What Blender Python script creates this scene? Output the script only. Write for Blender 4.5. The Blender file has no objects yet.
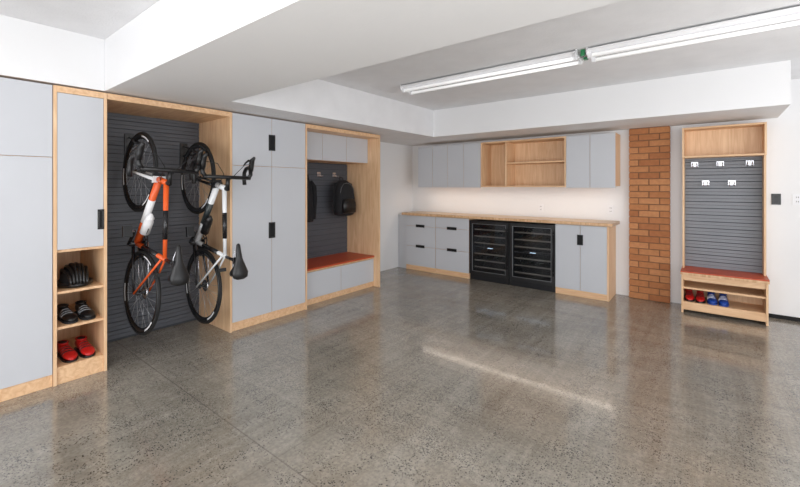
import bpy, math, random
from mathutils import Vector, Matrix
random.seed(4)
S=bpy.context.scene
S.view_settings.view_transform='Standard'
S.view_settings.look='None'

# ---------------- materials ----------------
def srgb(r,g,b):
    f=lambda c:(c/255/12.92) if c/255<=0.04045 else ((c/255+0.055)/1.055)**2.4
    return (f(r),f(g),f(b),1)
def newmat(name):
    m=bpy.data.materials.new(name); m.use_nodes=True
    return m,m.node_tree.nodes,m.node_tree.links,m.node_tree.nodes['Principled BSDF']
def mat(name,col,rough=.5,metal=0,var=.06,scale=8,bump=0,emit=0,spec=None):
    m,N,L,P=newmat(name)
    tc=N.new('ShaderNodeTexCoord'); n=N.new('ShaderNodeTexNoise'); n.inputs['Scale'].default_value=scale
    n.inputs['Detail'].default_value=4
    L.new(tc.outputs['Object'],n.inputs['Vector'])
    cr=N.new('ShaderNodeValToRGB')
    cr.color_ramp.elements[0].position=.3; cr.color_ramp.elements[1].position=.7
    cr.color_ramp.elements[0].color=tuple(c*(1-var) for c in col[:3])+(1,)
    cr.color_ramp.elements[1].color=tuple(min(1,c*(1+var)) for c in col[:3])+(1,)
    L.new(n.outputs['Fac'],cr.inputs['Fac']); L.new(cr.outputs['Color'],P.inputs['Base Color'])
    P.inputs['Roughness'].default_value=rough; P.inputs['Metallic'].default_value=metal
    if spec is not None: P.inputs['Specular IOR Level'].default_value=spec
    if bump:
        b=N.new('ShaderNodeBump'); b.inputs['Strength'].default_value=bump; b.inputs['Distance'].default_value=.004
        n2=N.new('ShaderNodeTexNoise'); n2.inputs['Scale'].default_value=scale*14
        L.new(tc.outputs['Object'],n2.inputs['Vector']); L.new(n2.outputs['Fac'],b.inputs['Height']); L.new(b.outputs['Normal'],P.inputs['Normal'])
    if emit:
        L.new(cr.outputs['Color'],P.inputs['Emission Color']); P.inputs['Emission Strength'].default_value=emit
    return m
def woodmat(name,c1,c2,vert=True,rough=.45):
    m,N,L,P=newmat(name)
    tc=N.new('ShaderNodeTexCoord'); mp=N.new('ShaderNodeMapping')
    mp.inputs['Scale'].default_value=(9,9,.7) if vert else (1,9,9)
    n=N.new('ShaderNodeTexNoise'); n.inputs['Scale'].default_value=3; n.inputs['Detail'].default_value=8; n.inputs['Distortion'].default_value=1.2
    cr=N.new('ShaderNodeValToRGB'); cr.color_ramp.elements[0].position=.35; cr.color_ramp.elements[1].position=.68
    cr.color_ramp.elements[0].color=c1; cr.color_ramp.elements[1].color=c2
    L.new(tc.outputs['Object'],mp.inputs['Vector']); L.new(mp.outputs['Vector'],n.inputs['Vector'])
    L.new(n.outputs['Fac'],cr.inputs['Fac']); L.new(cr.outputs['Color'],P.inputs['Base Color'])
    P.inputs['Roughness'].default_value=rough
    return m

M_WALL=mat('white_wall_paint',srgb(237,237,238),.7,var=.01,scale=2,bump=.15)
M_CEIL=mat('textured_ceiling_paint',srgb(235,235,237),.85,var=.03,scale=5,bump=.6)
M_LAM=mat('grey_laminate',srgb(198,200,205),.42,var=.012,scale=2)
M_WOOD=woodmat('birch_plywood',srgb(222,180,138),srgb(240,204,165))
M_WOODH=woodmat('birch_plywood_horizontal',srgb(218,174,132),srgb(238,200,159),False)
M_EDGE=woodmat('plywood_edge',srgb(202,158,116),srgb(230,191,150))
M_COUNTER=woodmat('maple_counter',srgb(178,150,120),srgb(204,176,146),False,.35)
M_RED=mat('red_orange_linoleum',srgb(190,78,42),.4,var=.05)
M_BLACK=mat('black_plastic',srgb(20,20,22),.35)
M_BLACKM=mat('black_matte',srgb(16,16,18),.8)
M_RUB=mat('tyre_rubber',srgb(18,18,19),.7)
M_CARB=mat('black_carbon',srgb(24,24,27),.22)
M_CHROME=mat('brushed_chrome',srgb(200,200,205),.25,1)
M_SPOKE=mat('steel_spoke',srgb(150,152,156),.35,.6)
M_WHITE=mat('white_plastic',srgb(238,238,240),.35,var=.01)
M_ORANGE=mat('orange_paint',srgb(230,96,40),.25)
M_BWHITE=mat('white_bike_paint',srgb(236,238,240),.2,var=.01)
M_GREEN=mat('green_paint',srgb(50,140,90),.3)
M_BGREY=mat('charcoal_decal_paint',srgb(48,54,56),.3)
M_SLAT=mat('slatwall_grey',srgb(128,131,137),.45,var=.05,scale=3)
M_SLAT_SHADED=mat('slatwall_grey_shaded',srgb(84,87,94),.5,var=.05,scale=3)  # same grey slatwall, with the niche shade put into a darker colour
M_SLATD=mat('slatwall_groove',srgb(52,55,61),.7)
M_REDSHOE=mat('red_shoe',srgb(190,30,28),.35)
M_BLUESHOE=mat('blue_shoe',srgb(25,70,160),.4)
M_DGREY=mat('dark_grey_fabric',srgb(28,29,33),.9,var=.2,scale=30)
M_MORTAR=mat('mortar',srgb(132,94,68),.9,var=.1,bump=.4)
BR=[mat('brick_%d'%i,srgb(*c),.85,var=.1,scale=25,bump=.6) for i,c in enumerate([(184,126,82),(174,114,72),(190,132,88),(166,106,66),(180,120,76)])]
M_TUBE=mat('fluorescent_tube',(1,1,1,1),.3,var=0,emit=.4)
M_LED=mat('led_warm',(1,.86,.72,1),.3,var=0,emit=3)
M_LEDB=mat('led_blue',(.6,.78,1,1),.3,var=0,emit=4)
M_BOTTLE=mat('wine_bottle_glass',srgb(30,38,34),.1)
M_RACK=mat('fridge_rack',srgb(150,144,136),.4,.1)
def glass():
    m,N,L,P=newmat('smoked_glass')
    P.inputs['Base Color'].default_value=(.01,.012,.016,1); P.inputs['Roughness'].default_value=.03; P.inputs['Alpha'].default_value=.25
    P.inputs['Specular IOR Level'].default_value=.9
    return m
M_GLASS=glass()

def floormat():
    m,N,L,P=newmat('polished_concrete')
    tc=N.new('ShaderNodeTexCoord')
    def noise(scale,mapsc=(1,1,1),det=6,rot=0,rough=.55,dist=0):
        mp=N.new('ShaderNodeMapping'); mp.inputs['Scale'].default_value=mapsc; mp.inputs['Rotation'].default_value=(0,0,rot)
        n=N.new('ShaderNodeTexNoise'); n.inputs['Scale'].default_value=scale; n.inputs['Detail'].default_value=det; n.inputs['Roughness'].default_value=rough
        n.inputs['Distortion'].default_value=dist
        L.new(tc.outputs['Object'],mp.inputs['Vector']); L.new(mp.outputs['Vector'],n.inputs['Vector']); return n.outputs['Fac']
    def ramp(src,p0,p1,c0=(0,0,0,1),c1=(1,1,1,1)):
        r=N.new('ShaderNodeValToRGB'); r.color_ramp.elements[0].position=p0; r.color_ramp.elements[1].position=p1
        r.color_ramp.elements[0].color=c0; r.color_ramp.elements[1].color=c1; L.new(src,r.inputs['Fac']); return r.outputs['Color']
    def math_(op,a,b):
        x=N.new('ShaderNodeMath'); x.operation=op
        for i,v in enumerate((a,b)):
            if isinstance(v,(int,float)): x.inputs[i].default_value=v
            else: L.new(v,x.inputs[i])
        return x.outputs[0]
    def mix(f,a,b):
        x=N.new('ShaderNodeMix'); x.data_type='RGBA'
        if isinstance(f,(int,float)): x.inputs[0].default_value=f
        else: L.new(f,x.inputs[0])
        for i,v in ((6,a),(7,b)):
            if isinstance(v,tuple): x.inputs[i].default_value=v
            else: L.new(v,x.inputs[i])
        return x.outputs[2]
    base=ramp(noise(.9,det=8,dist=.8),.3,.7,srgb(127,121,110),srgb(164,158,146))
    warm=ramp(noise(.6,(1,1,1),4,1.3),.42,.7)
    base=mix(math_('MULTIPLY',warm,.4),base,srgb(156,136,115))
    streak=ramp(noise(2.6,(5,.35,1),9,.12,.72,.5),.44,.68)
    base=mix(math_('MULTIPLY',streak,.38),base,srgb(186,181,170))
    streak2=ramp(noise(3.4,(.35,4.5,1),8,.1,.7,.5),.48,.72)
    base=mix(math_('MULTIPLY',streak2,.3),base,srgb(100,94,86))
    swirl=ramp(noise(1.7,(1,1,1),9,.7,.62,2.6),.5,.62)
    base=mix(math_('MULTIPLY',swirl,.18),base,srgb(190,185,174))
    fine=ramp(noise(55,det=5),.38,.66)
    base=mix(math_('MULTIPLY',fine,.36),base,srgb(88,83,76))
    def specks(scale,th,patch_scale,plo,phi,col,b,mapsc=(1,1,1),rot=0,pickth=.45,amt=1.0):
        v=N.new('ShaderNodeTexVoronoi'); v.inputs['Scale'].default_value=scale
        L.new(tc.outputs['Object'],v.inputs['Vector'])
        d=ramp(v.outputs['Distance'],th,th+.08,(amt,amt,amt,1),(0,0,0,1))
        sep=N.new('ShaderNodeSeparateColor'); L.new(v.outputs['Color'],sep.inputs[0])
        pk=math_('GREATER_THAN',sep.outputs[0],pickth)
        p=ramp(noise(patch_scale,mapsc,5,rot,.6),plo,phi)
        f=math_('MULTIPLY',math_('MULTIPLY',d,pk),p)
        return mix(f,b,col)
    base=specks(82,.3,2.4,.47,.57,srgb(44,43,42),base,(4,.5,1),.1,.4,.9)
    base=specks(105,.3,2.6,.46,.58,srgb(48,46,44),base,(.5,3.6,1),.1,.35,.9)
    base=specks(130,.28,1.1,.4,.6,srgb(56,53,50),base,(1,1,1),0,.5,.6)
    base=specks(100,.2,1.2,.45,.65,srgb(206,201,190),base,pickth=.55,amt=.5)
    sx=N.new('ShaderNodeSeparateXYZ'); L.new(tc.outputs['Object'],sx.inputs[0])
    def joint(axis,val,b,w=.004,a=.35):
        d=math_('ABSOLUTE',math_('SUBTRACT',sx.outputs[axis],val),0)
        f=math_('LESS_THAN',d,w)
        return mix(math_('MULTIPLY',f,a),b,srgb(80,74,68))
    base=joint(1,-.275+.0,base,.004,.45); base=joint(0,-1.28,base,a=.22)
    L.new(base,P.inputs['Base Color'])
    rr=N.new('ShaderNodeMapRange'); L.new(noise(3,det=6),rr.inputs[0]); rr.inputs[1].default_value=.3; rr.inputs[2].default_value=.7
    rr.inputs[3].default_value=.11; rr.inputs[4].default_value=.24
    L.new(rr.outputs[0],P.inputs['Roughness'])
    P.inputs['Specular IOR Level'].default_value=.78
    P.inputs['Coat Weight'].default_value=.35; P.inputs['Coat Roughness'].default_value=.07; P.inputs['Coat IOR'].default_value=1.5
    bp=N.new('ShaderNodeBump'); bp.inputs['Strength'].default_value=.07; bp.inputs['Distance'].default_value=.003
    L.new(noise(9,det=5),bp.inputs['Height']); L.new(bp.outputs['Normal'],P.inputs['Normal'])
    return m
M_FLOOR=floormat()

# ---------------- mesh builder ----------------
class B:
    def __init__(s): s.v=[];s.f=[];s.m=[];s.sm=[];s.mats=[];s.M=Matrix.Identity(4)
    def mi(s,m):
        if m not in s.mats: s.mats.append(m)
        return s.mats.index(m)
    def add(s,vs,fs,m,smooth=False):
        o=len(s.v); s.v+= [s.M@Vector(v) for v in vs]; k=s.mi(m)
        for f in fs: s.f.append([i+o for i in f]); s.m.append(k); s.sm.append(smooth)
    def box(s,x0,x1,y0,y1,z0,z1,m):
        vs=[(x,y,z) for x in(x0,x1) for y in(y0,y1) for z in(z0,z1)]
        s.add(vs,[(0,1,3,2),(4,6,7,5),(0,4,5,1),(2,3,7,6),(0,2,6,4),(1,5,7,3)],m)
    def loft(s,rings,m,cap=True,closed=False,smooth=True):
        n=len(rings[0]); vs=[p for r in rings for p in r]; fs=[]
        K=len(rings)
        for i in range(K if closed else K-1):
            a=i*n;b=((i+1)%K)*n
            for j in range(n): fs.append((a+j,a+(j+1)%n,b+(j+1)%n,b+j))
        if cap and not closed:
            fs.append(tuple(range(n))[::-1]); fs.append(tuple((K-1)*n+j for j in range(n)))
        s.add(vs,fs,m,smooth)
    def sweep(s,pts,r,m,seg=8,closed=False,flat=1.0):
        pts=[Vector(p) for p in pts]; n=len(pts)
        rs=r if isinstance(r,(list,tuple)) else [r]*n
        rings=[];u=None
        for i,p in enumerate(pts):
            if closed: t=(pts[(i+1)%n]-pts[i-1]).normalized()
            else: t=(pts[min(i+1,n-1)]-pts[max(i-1,0)]).normalized()
            if u is None:
                a=Vector((0,1,0)) if abs(t.y)<.9 else Vector((1,0,0))
                u=(a-t*a.dot(t)).normalized()
            else: u=(u-t*u.dot(t)).normalized()
            w=t.cross(u)
            rings.append([p+u*math.cos(2*math.pi*k/seg)*rs[i]*flat+w*math.sin(2*math.pi*k/seg)*rs[i] for k in range(seg)])
        s.loft(rings,m,closed=closed)
    def lathe(s,prof,c,m,n=40,axis='Y'):
        rings=[]
        for i in range(n):
            a=2*math.pi*i/n; ca,sa=math.cos(a),math.sin(a)
            if axis=='Y': rings.append([(c[0]+r*ca,c[1]+h,c[2]+r*sa) for r,h in prof])
            elif axis=='Z': rings.append([(c[0]+r*ca,c[1]+r*sa,c[2]+h) for r,h in prof])
            else: rings.append([(c[0]+h,c[1]+r*ca,c[2]+r*sa) for r,h in prof])
        s.loft(rings,m,closed=True)
    def ell(s,c,rx,ry,rz,m,n=14,k=8):
        rings=[]
        for i in range(1,k):
            a=math.pi*i/k
            rings.append([(c[0]+rx*math.sin(a)*math.cos(2*math.pi*j/n),c[1]+ry*math.sin(a)*math.sin(2*math.pi*j/n),c[2]-rz*math.cos(a)) for j in range(n)])
        s.loft(rings,m)
    def finish(s,name,bevel=0,parent=None):
        c=Vector([(min(v[i] for v in s.v)+max(v[i] for v in s.v))/2 for i in range(3)])
        me=bpy.data.meshes.new(name); me.from_pydata([v-c for v in s.v],[],s.f)
        for m in s.mats: me.materials.append(m)
        me.polygons.foreach_set('material_index',s.m); me.polygons.foreach_set('use_smooth',s.sm); me.update()
        import bmesh
        bm=bmesh.new(); bm.from_mesh(me); bmesh.ops.recalc_face_normals(bm,faces=bm.faces); bm.to_mesh(me); bm.free()
        o=bpy.data.objects.new(name,me); o.location=c; S.collection.objects.link(o)
        if parent is not None:
            o.parent=parent; o.matrix_parent_inverse=Matrix.Translation(parent.location).inverted()
        if bevel:
            md=o.modifiers.new('bevel','BEVEL'); md.width=bevel; md.segments=2; md.limit_method='ANGLE'; md.angle_limit=1.0
        return o

def simple(name,m,*dims,bevel=0):
    b=B(); b.box(*dims,m); return b.finish(name,bevel)

# ---------------- room shell ----------------
WX=-4.25; WY=5.75; RX=3.3; RY=-2.8; ZC=2.51; ZB=2.12
simple('floor',M_FLOOR,WX-.15,RX+.15,RY-.15,WY+.15,-.1,0)
simple('wall_left',M_WALL,WX-.15,WX,RY,WY+.15,0,ZC)
simple('wall_back',M_WALL,WX,RX+.15,WY,WY+.15,0,ZC)
b=B()
b.box(RX,RX+.15,RY,WY,0,.5,M_WALL); b.box(RX,RX+.15,RY,WY,2.2,ZC,M_WALL)
b.box(RX,RX+.15,RY,-.8,.5,2.2,M_WALL); b.box(RX,RX+.15,4.2,WY,.5,2.2,M_WALL)
b.finish('wall_right')
b=B(); b.box(WX-.15,-3.2,RY-.15,RY,0,ZC,M_WALL); b.box(2.9,RX+.15,RY-.15,RY,0,ZC,M_WALL); b.box(-3.2,2.9,RY-.15,RY,2.35,ZC,M_WALL)
b.finish('wall_front')
simple('ceiling',M_CEIL,WX-.15,RX+.15,RY-.15,WY+.15,ZC,ZC+.12)
b=B(); b.box(WX+.001,-3.605,RY+.001,.955,ZB,ZC-.001,M_WALL); b.finish('trim_bulkhead')
b=B(); b.box(WX+.001,RX-.001,.956,1.74,ZB,ZC-.001,M_WALL)
b.box(WX+.001,-3.2,1.74,WY-.001,ZB,ZC-.001,M_CEIL)
b.box(-3.2,.55,4.85,WY-.001,ZB,ZC-.001,M_WALL)
b.finish('ceiling_soffit')

# ---------------- door / handle helpers ----------------
def doorX(b,y0,y1,z0,z1,xf=-3.60):
    g=.002
    b.box(xf-.02,xf-.003,y0+g,y1-g,z0+g,z1-g,M_EDGE); b.box(xf-.003,xf,y0+g,y1-g,z0+g,z1-g,M_LAM)
def doorY(b,x0,x1,z0,z1,yf):
    g=.002
    b.box(x0+g,x1-g,yf+.003,yf+.02,z0+g,z1-g,M_EDGE); b.box(x0+g,x1-g,yf,yf+.003,z0+g,z1-g,M_LAM)
def pullX(b,yc,zc,w=.075,h=.165,xf=-3.60):
    b.box(xf,xf+.003,yc-w/2,yc+w/2,zc-h/2,zc+h/2,M_BLACKM)
    for a,c,d,e in ((yc-w/2,yc-w/2+.012,zc-h/2,zc+h/2),(yc+w/2-.012,yc+w/2,zc-h/2,zc+h/2),(yc-w/2,yc+w/2,zc-h/2,zc-h/2+.012),(yc-w/2,yc+w/2,zc+h/2-.012,zc+h/2)):
        b.box(xf,xf+.008,a,c,d,e,M_BLACK)
def pullY(b,xc,zc,w,h,yf):
    b.box(xc-w/2,xc+w/2,yf-.003,yf,zc-h/2,zc+h/2,M_BLACKM)
    t=.009
    for a,c,d,e in ((xc-w/2,xc-w/2+t,zc-h/2,zc+h/2),(xc+w/2-t,xc+w/2,zc-h/2,zc+h/2),(xc-w/2,xc+w/2,zc-h/2,zc-h/2+t),(xc-w/2,xc+w/2,zc+h/2-t,zc+h/2)):
        b.box(a,c,yf-.008,yf,d,e,M_BLACK)

TB=WX+.003; TOP=2.105; SP=1.60; PL=.085
b=B(); b.box(TB,-3.621,-.21,.655,PL,TOP,M_WOOD); b.box(TB,-3.61,-.21,.655,0,PL,M_WOODH)
for y0,y1 in ((-.21,.222),(.222,.655)):
    doorX(b,y0,y1,PL,SP); doorX(b,y0,y1,SP,TOP)
pullX(b,.222,.94); pullX(b,.222,1.85)
b.finish('tall_storage_cabinet',.0012)
b=B()
b.box(TB,-3.597,.657,.677,0,TOP,M_WOOD); b.box(TB,-3.597,.949,.969,0,TOP,M_WOOD)
b.box(TB,-3.597,.677,.949,2.06,TOP,M_WOODH); b.box(TB,-4.23,.677,.949,.05,2.06,M_WOOD)
for z in (.93,.635,.385,.105): b.box(TB,-3.61,.677,.949,z,z+.018,M_WOODH)
b.box(-3.63,-3.61,.677,.949,0,.105,M_WOODH)
b.box(TB,-3.621,.677,.949,.948,2.06,M_WOOD)
doorX(b,.677,.949,.948,2.06); pullX(b,.930,1.15,.04,.15)
b.finish('shoe_cubby_cabinet',.0012)
def slats(b,axis,p,a0,a1,z0,z1,pitch=.0762,sm=None):
    sm=sm or M_SLAT
    z=z0
    if axis=='X': b.box(p,p+.008,a0,a1,z0,z1,M_SLATD)
    else: b.box(a0,a1,p-.008,p,z0,z1,M_SLATD)
    while z<z1-.01:
        zt=min(z+pitch-.007,z1); mid=(z+zt)/2
        for q0,q1 in ((z,mid-.0012),(mid+.0012,zt)):
            if axis=='X': b.box(p+.008,p+.02,a0,a1,q0,q1,sm)
            else: b.box(a0,a1,p-.02,p-.008,q0,q1,sm)
        z+=pitch
b=B()
b.box(TB,-3.597,1.943,1.963,0,TOP,M_WOOD); b.box(TB,-3.597,.971,1.943,2.06,TOP,M_WOODH)
slats(b,'X',TB,.971,1.943,.02,2.058,sm=M_SLAT_SHADED); b.box(TB,TB+.02,.971,1.943,0,.02,M_SLATD)
alcove=b.finish('bike_storage_alcove')
b=B(); y0,y1=1.965,2.833; ym=(y0+y1)/2
b.box(TB,-3.621,y0,y1,PL,TOP,M_WOOD); b.box(TB,-3.612,y0,y1,0,PL,M_WOODH)
for a,c in ((y0,ym),(ym,y1)): doorX(b,a,c,PL,SP); doorX(b,a,c,SP,TOP)
pullX(b,ym,.94); pullX(b,ym,1.85)
b.finish('tall_storage_cabinet',.0012)
b=B()
b.box(TB,-3.597,2.835,2.855,0,TOP,M_WOOD); b.box(TB,-3.597,4.093,4.113,0,TOP,M_WOOD)
b.box(TB,-3.597,2.855,4.093,2.06,TOP,M_WOODH)
slats(b,'X',TB,2.855,4.093,.42,1.72,sm=M_SLAT_SHADED)
b.box(TB,-3.836,2.855,4.093,1.72,2.06,M_WOODH)
for i in range(3): doorX(b,2.857+i*.4120,2.857+(i+1)*.4120,1.72,2.06,-3.815)
b.box(TB,-3.721,2.855,4.093,.07,.39,M_WOOD); b.box(TB,-3.71,2.855,4.093,0,.07,M_WOODH)
b.box(TB+.02,-3.69,2.855,4.093,.392,.408,M_EDGE); b.box(TB+.02,-3.688,2.855,4.093,.408,.428,M_RED)
doorX(b,2.857,3.474,.07,.385,-3.70); doorX(b,3.474,4.091,.07,.385,-3.70)
bench1=b.finish('mudroom_bench_cabinet',.0012)

# ---------------- back wall run ----------------
YF=5.30; YB=WY-.003
b=B(); b.box(-4.13,-.925,5.275,YB,.91,.95,M_COUNTER); b.box(-4.13,-.925,5.273,5.275,.915,.945,M_EDGE); b.finish('countertop',.002)
for a in (-4.06,-3.46):
    c=a+.598
    b=B(); b.box(a,c,YF+.021,YB,.08,.908,M_WOOD); b.box(a,c,YF+.012,YB,0,.08,M_WOODH)
    zs=[.08,.40,.735,.905]
    for i in range(3): doorY(b,a,c,zs[i],zs[i+1],YF)
    for z in (.735,.40): pullY(b,(a+c)/2,z+.005,.17,.045,YF)
    b.finish('drawer_cabinet',.001)
simple('trim_filler',M_LAM,-4.245,-4.062,YF+.03,YB,0,.908)
def fridge(x0,x1):
    b=B(); g=.004; x0+=g;x1-=g; zt=.885; zb=.09
    b.box(x0,x0+.03,YF+.045,YB,zb,zt,M_BLACK); b.box(x1-.03,x1,YF+.045,YB,zb,zt,M_BLACK)
    b.box(x0+.03,x1-.03,YF+.045,YB,zt-.03,zt,M_BLACK); b.box(x0+.03,x1-.03,YF+.045,YB,zb,zb+.03,M_BLACK)
    b.box(x0+.03,x1-.03,YB-.03,YB,zb+.03,zt-.03,M_BLACKM)
    b.box(x0,x1,YF+.03,YB,0,zb-.006,M_BLACK)
    for i in range(5): b.box(x0+.04,x1-.04,YF+.024,YF+.03,.016+i*.013,.022+i*.013,M_DGREY)
    yf0,yf1=YF,YF+.043; w=.045
    b.box(x0,x0+w,yf0,yf1,zb,zt,M_BLACK); b.box(x1-w,x1,yf0,yf1,zb,zt,M_BLACK)
    b.box(x0+w,x1-w,yf0,yf1,zt-w,zt,M_BLACK); b.box(x0+w,x1-w,yf0,yf1,zb,zb+w,M_BLACK)
    b.box(x0+w,x1-w,YF+.015,YF+.02,zb+w,zt-w,M_GLASS)
    zsh=[.19,.29,.39,.55,.65,.75]
    for k,z in enumerate(zsh):
        b.box(x0+.05,x1-.05,YF+.07,YF+.085,z-.010,z+.008,M_RACK)
        for i in range(9):
            xx=x0+.05+i*(x1-x0-.1)/8
            b.sweep([(xx,YF+.09,z-.004),(xx,YB-.05,z-.004)],.0025,M_CHROME,5)
        if k in (1,4):
            for i in range(4):
                xx=x0+.11+i*(x1-x0-.22)/3
                b.lathe([(.0,0),(.014,0),(.014,.08),(.037,.13),(.037,.3),(0,.3)],(xx,YF+.1,z+.042),M_BOTTLE,12)
    b.box(x0+.05,x1-.05,YF+.06,YF+.1,.468,.492,M_BLACK); b.box((x0+x1)/2-.04,(x0+x1)/2+.04,YF+.06,YF+.062,.478,.486,M_LEDB)
    b.box(x0+.06,x1-.06,YF+.11,YF+.125,zt-.036,zt-.031,M_LEDB); b.box(x0+.06,x1-.06,YF+.11,YF+.125,.462,.467,M_LEDB)
    # thin steel bead round the glass
    t=.004
    b.box(x0+w,x0+w+t,YF-.001,YF+.014,zb+w,zt-w,M_SPOKE); b.box(x1-w-t,x1-w,YF-.001,YF+.014,zb+w,zt-w,M_SPOKE)
    b.box(x0+w,x1-w,YF-.001,YF+.014,zt-w-t,zt-w,M_SPOKE); b.box(x0+w,x1-w,YF-.001,YF+.014,zb+w,zb+w+t,M_SPOKE)
    xh=x1-.022
    b.sweep([(xh,YF-.045,.22),(xh,YF-.045,.80)],.009,M_BLACK,10)
    for z in (.26,.76): b.sweep([(xh,YF-.045,z),(xh,YF+.002,z)],.007,M_BLACK,8)
    b.finish('wine_fridge')
fridge(-2.86,-2.232); fridge(-2.232,-1.602)
b=B(); a,c=-1.60,-.99
b.box(a,c,YF+.021,YB,.08,.908,M_WOOD); b.box(a,c,YF+.012,YB,0,.08,M_WOODH)
b.box(c,c+.02,YF,YB,0,.908,M_WOOD)
m=(a+c)/2; doorY(b,a,m,.08,.905,YF); doorY(b,m,c,.08,.905,YF); pullY(b,m,.72,.07,.13,YF)
b.finish('base_cabinet',.001)
UF=5.42; UT=2.055
def upper(x0,n,name):
    w=.29
    b=B(); b.box(x0,x0+n*w,UF+.021,YB,1.40,UT,M_WOOD)
    for i in range(n): doorY(b,x0+i*w,x0+(i+1)*w,1.375,UT,UF)
    b.box(x0+.02,x0+n*w-.02,UF+.03,UF+.045,1.392,1.40,M_LED)
    b.finish(name,.001)
upper(-3.89,4,'wall_cabinet'); upper(-1.498,2,'wall_cabinet')
b=B(); x0,x1=-2.728,-1.50; t=.02
b.box(x0,x1,UF,YB,1.385,1.385+t,M_WOODH); b.box(x0,x1,UF,YB,UT-t,UT,M_WOODH)
b.box(x0,x0+t,UF,YB,1.405,UT-t,M_WOOD); b.box(x1-t,x1,UF,YB,1.405,UT-t,M_WOOD)
b.box(x0+t,x1-t,YB-.012,YB,1.405,UT-t,M_WOOD); b.box(-2.345,-2.325,UF+.005,YB-.012,1.405,UT-t,M_WOOD)
b.box(-2.325,x1-t,UF+.01,YB-.012,1.72,1.74,M_WOODH)
b.finish('open_wall_shelf',.001)

# brick column
b=B(); X0,X1=-.81,-.385; yf=5.665
b.box(X0+.004,X1-.004,yf+.008,YB,0,ZB-.002,M_MORTAR)
n=27; ch=(ZB-.004)/n
for i in range(n):
    z0=i*ch+.0055; z1=(i+1)*ch-.0055
    L=X1-X0; bl=.207
    segs=[(0,bl),(bl+.011,L)] if i%2==0 else [(0,.098),(.109,.316),(.327,L)]
    for a,c in segs:
        dy=random.uniform(-.001,.001)
        b.box(X0+a,X0+min(c,L),yf+dy,YB-.01,z0,z1,random.choice(BR))
b.finish('brick_column',.003)

# right-hand bench / locker unit
b=B(); X0,X1=-.26,.45; BF=5.37; fr=5.58
for a,c in ((X0,X0+.018),(X1-.018,X1)):
    b.box(a,c,BF,YB,.0,.42,M_WOOD); b.box(a,c,fr,YB,.46,1.72,M_WOOD)
    b.box(a,c,5.52,YB,1.72,2.06,M_WOOD)
b.box(X0-.008,X1+.008,BF-.012,YB,.42,.446,M_EDGE); b.box(X0-.008,X1+.008,BF-.012,YB,.446,.46,M_RED)
b.box(X0+.018,X1-.018,BF+.01,YB,.265,.285,M_WOODH); b.box(X0+.018,X1-.018,BF+.01,YB,.10,.12,M_WOODH)
b.box(X0+.018,X1-.018,BF+.005,BF+.02,.035,.10,M_WOODH)
b.box(X0+.018,X1-.018,YB-.012,YB,.12,.42,M_WOOD)
b.box(X0+.018,X1-.018,BF+.015,BF+.027,.36,.42,M_WOODH)
slats(b,'Y',YB,X0+.018,X1-.018,.462,1.72)
b.box(X0+.018,X1-.018,5.52,YB,1.72,1.74,M_WOODH); b.box(X0+.018,X1-.018,5.52,YB,2.04,2.06,M_WOODH)
b.box(X0+.018,X1-.018,YB-.012,YB,1.74,2.04,M_WOOD)
bench2=b.finish('slatwall_locker_bench',.001)
simple('baseboard_back',M_BLACKM,.47,RX-.01,WY-.012,WY-.001,0,.04)

def hookY(i,x,z):
    b=B(); y=YB-.02
    b.box(x-.032,x+.032,y-.006,y,z-.03,z+.022,M_CHROME)
    for s in (-.02,.02):
        b.sweep([(x+s,y-.004,z+.01),(x+s,y-.03,z-.012),(x+s,y-.045,z-.04),(x+s,y-.065,z-.035),(x+s,y-.07,z-.01)],.005,M_CHROME,8)
    b.finish('coat_hook_%d'%i,parent=bench2)
for i,(px,z) in enumerate(((-.15,1.655),(.08,1.655),(.33,1.655),(-.05,1.44),(.18,1.44))): hookY(i,px,z)
def hookX(i,y,z):
    b=B(); x=TB+.02
    b.box(x,x+.006,y-.03,y+.03,z-.03,z+.03,M_CHROME)
    for s in (-.016,.016):
        b.sweep([(x+.004,y+s,z+.01),(x+.03,y+s,z-.012),(x+.045,y+s,z-.04),(x+.065,y+s,z-.035),(x+.07,y+s,z-.01)],.005,M_CHROME,8)
    b.finish('wall_hook_%d'%i,parent=bench1)
for i,(y,z) in enumerate(((3.27,1.56),(3.55,1.56),(3.83,1.56))): hookX(i,y,z)

def plate(name,x,z,m):
    b=B(); b.box(x-.037,x+.037,WY-.008,WY-.0005,z-.058,z+.058,m)
    for dz in (-.022,.022):
        b.box(x-.018,x+.018,WY-.011,WY-.008,z+dz-.016,z+dz+.016,m)
        b.box(x-.009,x-.005,WY-.0115,WY-.011,z+dz-.006,z+dz+.008,M_BLACKM); b.box(x+.005,x+.009,WY-.0115,WY-.011,z+dz-.006,z+dz+.008,M_BLACKM)
    b.finish(name,.001)
plate('wall_outlet',-1.936,1.08,M_WHITE); plate('wall_outlet',-1.03,1.09,M_WHITE); plate('wall_outlet',.70,1.26,M_WHITE)
plate('light_switch',.54,1.26,M_BLACK)

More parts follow.
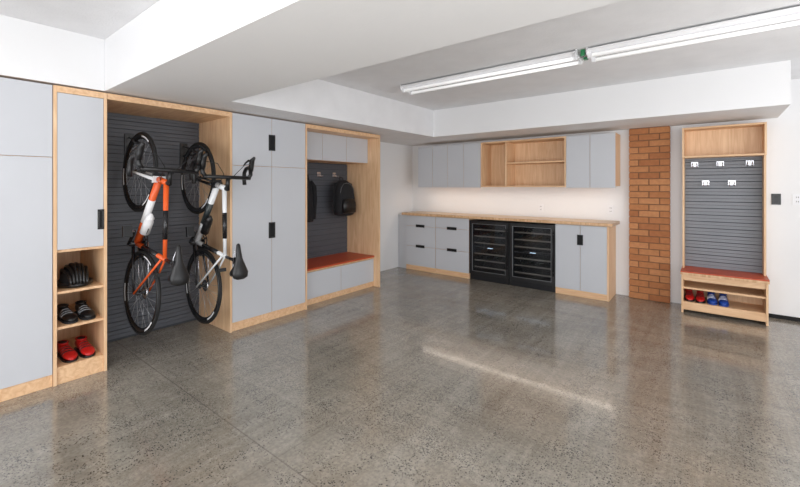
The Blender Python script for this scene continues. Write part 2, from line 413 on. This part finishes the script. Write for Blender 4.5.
def fluoro(x0,x1):
    b=B(); y=3.5
    b.box(x0,x1,y-.035,y+.035,ZC-.05,ZC-.0005,M_WHITE); 
    for s in (-1,1):
        b.add([(x0,y+s*.035,ZC-.05),(x1,y+s*.035,ZC-.05),(x1,y+s*.11,ZC-.02),(x0,y+s*.11,ZC-.02),(x0,y+s*.035,ZC-.044),(x1,y+s*.035,ZC-.044),(x1,y+s*.11,ZC-.014),(x0,y+s*.11,ZC-.014)],
              [(0,1,2,3),(4,7,6,5),(0,3,7,4),(1,5,6,2),(2,6,7,3),(0,4,5,1)],M_WHITE)
        b.sweep([(x0+.03,y+s*.07,ZC-.062),(x1-.03,y+s*.07,ZC-.062)],.014,M_TUBE,12)
        for e in (x0+.012,x1-.012): b.box(e-.012,e+.012,y+s*.07-.016,y+s*.07+.016,ZC-.08,ZC-.03,M_WHITE)
    for e in (x0,x1): b.box(e-.004,e+.004,y-.11,y+.11,ZC-.06,ZC-.0005,M_WHITE)
    return b.finish('fluorescent_ceiling_light')
fluoro(-2.67,-.86); fluoro(-.78,1.05)
b=B(); b.sweep([(-.85,3.5,ZC-.03),(-.79,3.5,ZC-.03)],.015,M_CHROME,10); b.box(-.835,-.805,3.43,3.46,ZC-.05,ZC-.0005,M_GREEN); b.box(-.84,-.81,3.54,3.58,ZC-.05,ZC-.0005,M_GREEN)
b.finish('electrical_connector')

# ---------------- bicycles ----------------
def bike(front,rear,frame_c,fork_c,acc,lat):
    front=Vector(front);rear=Vector(rear)
    fx=(front-rear); L=fx.length; fx.normalize()
    up=Vector((1,lat,0)); up=(up-fx*up.dot(fx)).normalized(); fy=up.cross(fx)
    M=Matrix.Identity(4)
    for i in range(3): M[i][0]=fx[i];M[i][1]=fy[i];M[i][2]=up[i];M[i][3]=rear[i]
    b=B(); b.M=M
    R=.34
    for cx in (0,L):
        c=(cx,0,0)
        b.lathe([(R-.013+.013*math.cos(a),.0125*math.sin(a)) for a in [2*math.pi*k/10 for k in range(10)]],c,M_RUB,56)
        b.lathe([(R-.022,-.012),(R-.022,.012),(R-.045,.010),(R-.06,.002),(R-.06,-.002),(R-.045,-.010)],c,M_CARB,56)
        for q in range(3):
            a0=q*2.094+.3
            for s in (-1,1):
                rings=[]
                for k in range(8):
                    a=a0+k*.07
                    rings.append([(cx+r*math.cos(a),s*yy,r*math.sin(a)) for r,yy in ((R-.030,.0116),(R-.043,.0106),(R-.043,.0124),(R-.030,.0132))])
                b.loft(rings,M_WHITE if q else acc)
        for k in range(24):
            a=2*math.pi*k/24; s=1 if k%2 else -1; a2=a+ (.5 if k%4<2 else -.5)
            b.sweep([(cx+.02*math.cos(a2),s*.028,.02*math.sin(a2)),(cx+(R-.058)*math.cos(a),0,(R-.058)*math.sin(a))],.0014,M_SPOKE,4)
        b.lathe([(0,-.045),(.012,-.045),(.012,-.032),(.024,-.03),(.024,-.026),(.013,-.022),(.013,.022),(.024,.026),(.024,.03),(.012,.032),(.012,.045),(0,.045)],c,M_BLACK,14)
    P=lambda x,z,y=0:Vector((x,y,z))
    BB=P(.405,-.07); ST=P(.245,.45); HB=P(L-.125,.365); HT=P(L-.175,.51)
    b.sweep([HB,HT],[.026,.022],frame_c,12)
    b.sweep([BB,BB.lerp(HB,.5),HB],[.028,.026,.026],frame_c,12)
    b.sweep([BB.lerp(HB,.35),BB.lerp(HB,.7)],[.0275,.0268],acc,12)
    b.sweep([P(.25,.43),P(L-.17,.485)],[.014,.02],frame_c,12)
    b.sweep([P(.4,.444),P(.62,.465)],[.0175,.0195],M_CARB,12)
    b.sweep([BB,ST],[.021,.016],frame_c,12)
    b.sweep([BB.lerp(ST,.25),BB.lerp(ST,.75)],[.0205,.0185],M_CARB,12)
    b.sweep([ST,P(.205,.60)],.013,M_CARB,10)
    for s in (-1,1):
        b.sweep([P(.38,-.065,s*.03),P(.2,-.03,s*.045),P(0,0,s*.055)],[.013,.01,.008],M_CARB,8)
        b.sweep([P(.25,.40,s*.014),P(.15,.25,s*.035),P(0,0,s*.055)],[.009,.008,.008],frame_c,8)
        b.sweep([P(L-.125,.365,s*.02),P(L-.10,.30,s*.045),P(L-.04,.12,s*.052),P(L,0,s*.05)],[.016,.015,.011,.009],fork_c,8)
    b.box(L-.15,L-.10,-.045,.045,.345,.375,fork_c)
    b.sweep([P(L-.175,.51),P(L-.185,.54)],.018,M_BLACK,10)
    b.sweep([P(L-.183,.535),P(L-.085,.555)],[.018,.016],M_BLACK,10)
    hx=L-.085; hz=.555
    b.sweep([P(hx,hz,-.205),P(hx,hz,.205)],.0165,M_BLACK,10)
    for s in (-1,1):
        pts=[P(hx,hz,s*.19),P(hx+.03,hz+.003,s*.212),P(hx+.075,hz,s*.215),P(hx+.1,hz-.03,s*.217),P(hx+.1,hz-.075,s*.22),P(hx+.07,hz-.115,s*.222),P(hx+.02,hz-.13,s*.224),P(hx-.04,hz-.13,s*.225)]
        b.sweep(pts,.0175,M_BLACK,10)
        b.sweep([P(hx+.06,hz+.008,s*.214),P(hx+.11,hz+.02,s*.214),P(hx+.155,hz+.045,s*.212),P(hx+.17,hz+.08,s*.212)],[.019,.023,.021,.012],M_BLACK,10)
        b.sweep([P(hx+.14,hz+.03,s*.214),P(hx+.165,hz-.02,s*.216),P(hx+.155,hz-.08,s*.22),P(hx+.135,hz-.12,s*.222)],[.011,.010,.008,.006],M_CARB,8)
        b.sweep([P(hx+.12,hz+.03,s*.2),P(hx+.1,hz+.07,s*.12),P(hx+.02,hz+.03,s*.05),P(L-.15,.42,s*.02)],.003,M_BLACK,5)
    b.box(L-.10,L-.075,-.04,.04,.345,.372,M_BLACK); b.box(.12,.15,-.035,.035,.345,.372,M_BLACK)
    rings=[]
    for x,w,h in ((.055,.03,.02),(.07,.062,.032),(.11,.07,.038),(.16,.055,.036),(.22,.03,.032),(.28,.021,.028),(.33,.017,.022),(.345,.008,.012)):
        rings.append([(x,w*math.cos(a),.655+(.006 if x<.12 else 0)+h*.6*math.sin(a)) for a in [2*math.pi*k/14 for k in range(14)]])
    b.loft(rings,M_BLACK)
    for s in (-1,1): b.sweep([P(.09,.645,s*.022),P(.14,.615,s*.022),P(.25,.615,s*.022),P(.31,.645,s*.01)],.004,M_CHROME,6)
    b.box(.18,.235,-.025,.025,.595,.62,M_BLACK)
    b.sweep([P(.14,.60),P(.11,.57),P(.10,.53)],[.03,.036,.024],M_BLACK,12)
    for rr,yy in ((.105,-.045),(.08,-.036)):
        b.lathe([(rr,-.0015),(rr,.0015),(rr-.016,.0015),(rr-.016,-.0015)],(BB.x,yy,BB.z),M_CARB,40)
    for k in range(5):
        a=2*math.pi*k/5; b.sweep([(BB.x,-.046,BB.z),(BB.x+.095*math.cos(a),-.044,BB.z+.095*math.sin(a))],.008,M_CARB,6)
    b.sweep([P(BB.x,BB.z,-.06),P(BB.x,BB.z,.06)],.022,M_BLACK,14)
    ca=1.0
    for s in (-1,1):
        d=Vector((math.cos(ca),0,math.sin(ca)))*.172*s
        e=BB+d+Vector((0,s*.068,0))
        b.sweep([BB+Vector((0,s*.06,0)),e],[.015,.011],M_CARB,8)
        b.sweep([e,e+Vector((0,s*.055,0))],.006,M_CHROME,8)
        b.box(e.x-.045,e.x+.045,min(e.y+s*.02,e.y+s*.085),max(e.y+s*.02,e.y+s*.085),e.z-.012,e.z+.012,M_BLACK)
    for k in range(7):
        r=.024+.005*k; b.lathe([(r,-.001),(r,.001),(.014,.001),(.014,-.001)],(0,-.022-.0035*(6-k),0),M_CHROME,24)
    b.sweep([P(.0,.045,-.036),P(BB.x,BB.z+.105,-.045)],.0035,M_CHROME,5)
    b.sweep([P(-.01,-.13,-.036),P(BB.x,BB.z-.105,-.045)],.0035,M_CHROME,5)
    b.sweep([P(.0,-.03,-.05),P(.01,-.07,-.045),P(-.01,-.13,-.04)],[.012,.014,.01],M_BLACK,8)
    for q in ((.01,-.07),(-.01,-.13)): b.lathe([(.02,-.003),(.02,.003),(.004,.003),(.004,-.003)],(q[0],-.036,q[1]),M_BLACK,16)
    d=(HB-BB).normalized(); nrm=Vector((-d.z,0,d.x)); 
    o=BB+d*.16+nrm*.062
    b.sweep([o,o+d*.12,o+d*.135,o+d*.15,o+d*.165,o+d*.19],[.036,.036,.03,.034,.025,.01],M_WHITE if acc==M_WHITE else M_BLACK,14)
    b.sweep([o-d*.01-nrm*.035,o-d*.01,o-d*.005+nrm*.03,o+d*.07+nrm*.039],.004,M_BLACK,6)
    b.finish('bicycle')
f1=(-3.80,1.25,1.52); r1=(-3.65,1.215,.53)
f2=(-3.80,1.73,1.475); r2=(-3.65,1.71,.487)
bike(f1,r1,M_ORANGE,M_BWHITE,M_WHITE,.04)
bike(f2,r2,M_BWHITE,M_CARB,M_BGREY,.0)
def bikehook(i,f):
    b=B(); x=TB+.02; cx,cy,cz=f
    b.box(x,x+.012,cy+.02,cy+.09,cz+.12,cz+.36,M_BLACK)
    b.sweep([(x+.006,cy+.055,cz+.23),(cx-.02,cy+.055,cz+.235),(cx,cy+.045,cz+.238),(cx+.005,cy+.02,cz+.24),(cx+.005,cy-.04,cz+.243),(cx+.005,cy-.05,cz+.27)],.009,M_BLACK,10)
    b.sweep([(x+.006,cy+.055,cz+.33),(cx-.06,cy+.055,cz+.24)],.007,M_BLACK,8)
    b.finish('bike_hook_%d'%i,parent=alcove)
bikehook(1,f1); bikehook(2,f2)

# ---------------- shoes, helmet, bags ----------------
def shoe_into(b,x,y,z,ang,mu,ms,strap,sc=1.0):
    b.M=Matrix.Translation((x,y,z))@Matrix.Rotation(ang,4,'Z')@Matrix.Scale(sc,4)
    T=[(0,.02,.045,0),(.012,.032,.082,0),(.05,.036,.094,0),(.085,.036,.088,0),(.12,.036,.076,.001),(.17,.041,.06,.003),(.215,.043,.05,.004),(.25,.036,.042,.003),(.27,.024,.034,.002),(.278,.008,.024,.001)]
    rings=[]
    for xx,w,h,dy in T:
        rings.append([(xx,dy+w*math.copysign(abs(math.cos(a))**.75,math.cos(a)),.014+(h-.014)/2*(1+math.sin(a))) for a in [2*math.pi*k/16 for k in range(16)]])
    b.loft(rings,mu)
    rings=[]
    for xx,w,h,dy in T:
        w=w+.003; rings.append([(xx*1.02-.003,dy+w,.001),(xx*1.02-.003,dy+w,.014),(xx*1.02-.003,dy-w,.014),(xx*1.02-.003,dy-w,.001)])
    b.loft(rings,ms,smooth=False)
    b.ell((.052,0,.088),.042,.027,.011,M_BLACKM)
    b.sweep([(.052+.046*math.cos(a),.031*math.sin(a),.089) for a in [2*math.pi*k/16 for k in range(16)]],.006,mu,6,True)
    for xx,h,w in ((.125,.076,.036),(.155,.066,.039),(.185,.058,.041)):
        b.sweep([(xx,w*math.cos(a)*1.02,.03+(h-.028)*math.sin(a)) for a in [math.pi*k/8 for k in range(9)]],.0035,strap,6)
def pair(name,x,y,z,ang,mu,ms,strap,gap=.115,sc=1.0):
    b=B(); 
    px,py=-math.sin(ang)*gap/2,math.cos(ang)*gap/2
    shoe_into(b,x+px,y+py,z,ang,mu,ms,strap,sc); shoe_into(b,x-px,y-py,z,ang+.05,mu,ms,strap,sc)
    b.M=Matrix.Identity(4); return b.finish(name)
pair('cycling_shoes',-3.91,.813,.124,0,M_REDSHOE,M_BLACK,M_BLACK,.115)
pair('cycling_shoes',-3.91,.813,.404,0,M_BLACK,M_DGREY,M_SPOKE,.115)
pair('sneakers',-.15,5.68,.121,-math.pi/2,M_REDSHOE,M_BLACK,M_DGREY,.105,.98)
pair('sneakers',.05,5.68,.121,-math.pi/2,M_BLUESHOE,M_BLUESHOE,M_WHITE,.105,.98)
b=B(); b.M=Matrix.Translation((-3.79,.813,.654))
rings=[]
for k in range(8):
    a=math.pi/2*k/8
    rings.append([(.13*math.cos(a)*math.cos(t),.088*math.cos(a)*math.sin(t),.02+.12*math.sin(a)) for t in [2*math.pi*j/20 for j in range(20)]])
b.loft(rings,M_DGREY)
for q in (-.8,-.48,-.16,.16,.48,.8):
    pts=[]
    for k in range(13):
        a=math.pi*k/12; pts.append((.142*math.cos(a),q*.09*(1-.35*abs(math.cos(a))),.022+.135*math.sin(a)*math.sqrt(max(0.05,1-(q*.85)**2))))
    b.sweep(pts,.011,M_BLACK,8)
b.sweep([(.14*math.cos(t),.096*math.sin(t),.018) for t in [2*math.pi*j/24 for j in range(24)]],.016,M_BLACK,8,True)
b.finish('bicycle_helmet')
def backpack(y,zb,sc,col,off=.075):
    b=B(); x0=TB+.022+.105*sc+off
    b.M=Matrix.Translation((x0,y,zb))@Matrix.Scale(sc,4)
    def ring(z,w,d,cx=0): return [(cx+d*math.copysign(abs(math.cos(a))**.6,math.cos(a)),w*math.copysign(abs(math.sin(a))**.6,math.sin(a)),z) for a in [2*math.pi*k/20 for k in range(20)]]
    b.loft([ring(0,.10,.06),ring(.015,.14,.085),(ring(.08,.16,.1)),ring(.25,.16,.098),ring(.38,.145,.085,-.01),ring(.45,.115,.065,-.02),ring(.485,.07,.04,-.03),ring(.495,.03,.02,-.03)],col)
    b.loft([ring(.04,.08,.02,.095),ring(.05,.12,.04,.095),ring(.15,.125,.045,.095),ring(.22,.11,.035,.09),ring(.24,.08,.02,.085)],M_BLACK)
    b.sweep([(.135,-.1,.18),(.142,0,.205),(.135,.1,.18)],.002,M_DGREY,5)
    b.sweep([(.06,-.13,.30),(.07,-.12,.38),(.055,-.06,.445),(.05,0,.455),(.055,.06,.445),(.07,.12,.38),(.06,.13,.30)],.0025,M_SPOKE,5)
    b.sweep([(-.04,-.03,.48),(-.05-off*.3,-.025,.54),(-.05-off*.3,.025,.54),(-.04,.03,.48)],.007,M_BLACK,6)
    for s in (-1,1):
        b.sweep([(-.06,s*.06,.46),(-.02,s*.15,.44),(-.01,s*.185,.3),(-.02,s*.18,.1),(-.04,s*.13,.02)],[.012,.016,.016,.01,.006],col,8)
    b.M=Matrix.Identity(4); b.finish('backpack')
backpack(3.85,.985,1.0,M_DGREY,.08)
b=B(); x0=TB+.022+.075; y=3.27
b.M=Matrix.Translation((x0+.005,y,.93))
rings=[]
for z,w,d in ((0,.105,.05),(.03,.112,.058),(.15,.108,.055),(.3,.105,.052),(.42,.10,.048),(.5,.085,.04),(.555,.05,.03),(.60,.035,.025),(.615,.025,.018)):
    rings.append([(d*math.cos(a)*(1+.14*math.sin(7*a+z*6)),w*math.sin(a)*(1+.05*math.cos(5*a+z*9)),z) for a in [2*math.pi*k/36 for k in range(36)]])
b.loft(rings,M_DGREY)
for s in (-1,1):
    b.sweep([(.01,s*.065,.53),(.02,s*.115,.46),(.025,s*.125,.3),(.02,s*.12,.12),(.022,s*.115,.03)],[.026,.034,.032,.027,.023],M_DGREY,12)
b.sweep([(.052,0,.02),(.056,0,.2),(.052,0,.42),(.035,0,.55)],.004,M_BLACK,6)
b.sweep([(.01,-.035,.60),(.03,0,.585),(.01,.035,.60),(-.02,.03,.62),(-.03,0,.635),(-.02,-.03,.62)],.011,M_BLACK,8,True)
b.M=Matrix.Identity(4); b.finish('hanging_jacket')

# ---------------- lighting ----------------
w=bpy.data.worlds.new('world'); S.world=w; w.use_nodes=True
bg=w.node_tree.nodes['Background']; bg.inputs[0].default_value=(.955,.975,1,1); bg.inputs[1].default_value=3.9
def area(name,loc,rot,sx,sy,power,col=(1,1,1),portal=False):
    l=bpy.data.lights.new(name,'AREA'); l.shape='RECTANGLE'; l.size=sx; l.size_y=sy; l.energy=power; l.color=col
    if portal: l.cycles.is_portal=True
    o=bpy.data.objects.new(name,l); o.location=loc; o.rotation_euler=rot; S.collection.objects.link(o); return o
area('daylight_garage_portal',(-.15,RY-.05,1.17),(math.radians(90),0,0),6.1,2.35,1,portal=True)
area('daylight_window_portal',(RX+.05,1.7,1.35),(math.radians(90),0,math.radians(90)),5,1.7,1,portal=True)
area('overhead_fill',(-.5,-.6,ZC-.10),(0,0,0),3.5,.2,32,(1,.99,.97))  # added overhead fill, out of view and without a fixture
area('ceiling_bounce_fill',(.3,-.9,1.2),(math.radians(165),0,0),1.6,1.2,50,(1,.99,.98))  # added fill aimed upward to brighten the ceiling
area('ceiling_bounce_fill',(1.7,2.9,.6),(math.radians(180),0,0),1.4,1.4,30,(1,.99,.98))  # second added upward fill, for the ceiling on the right
area('undercabinet_lamp',(-2.4,5.5,1.375),(math.radians(-12),0,0),2.9,.04,4,(1,.88,.76))

# ---------------- camera ----------------
cam=bpy.data.cameras.new('camera'); co=bpy.data.objects.new('camera',cam); S.collection.objects.link(co)
co.location=(0,0,1.4); co.rotation_euler=(math.radians(90),0,math.radians(38.3))
cam.sensor_width=36; cam.lens=394/800*36; cam.shift_y=-57.5/800; cam.clip_start=.05
S.camera=co
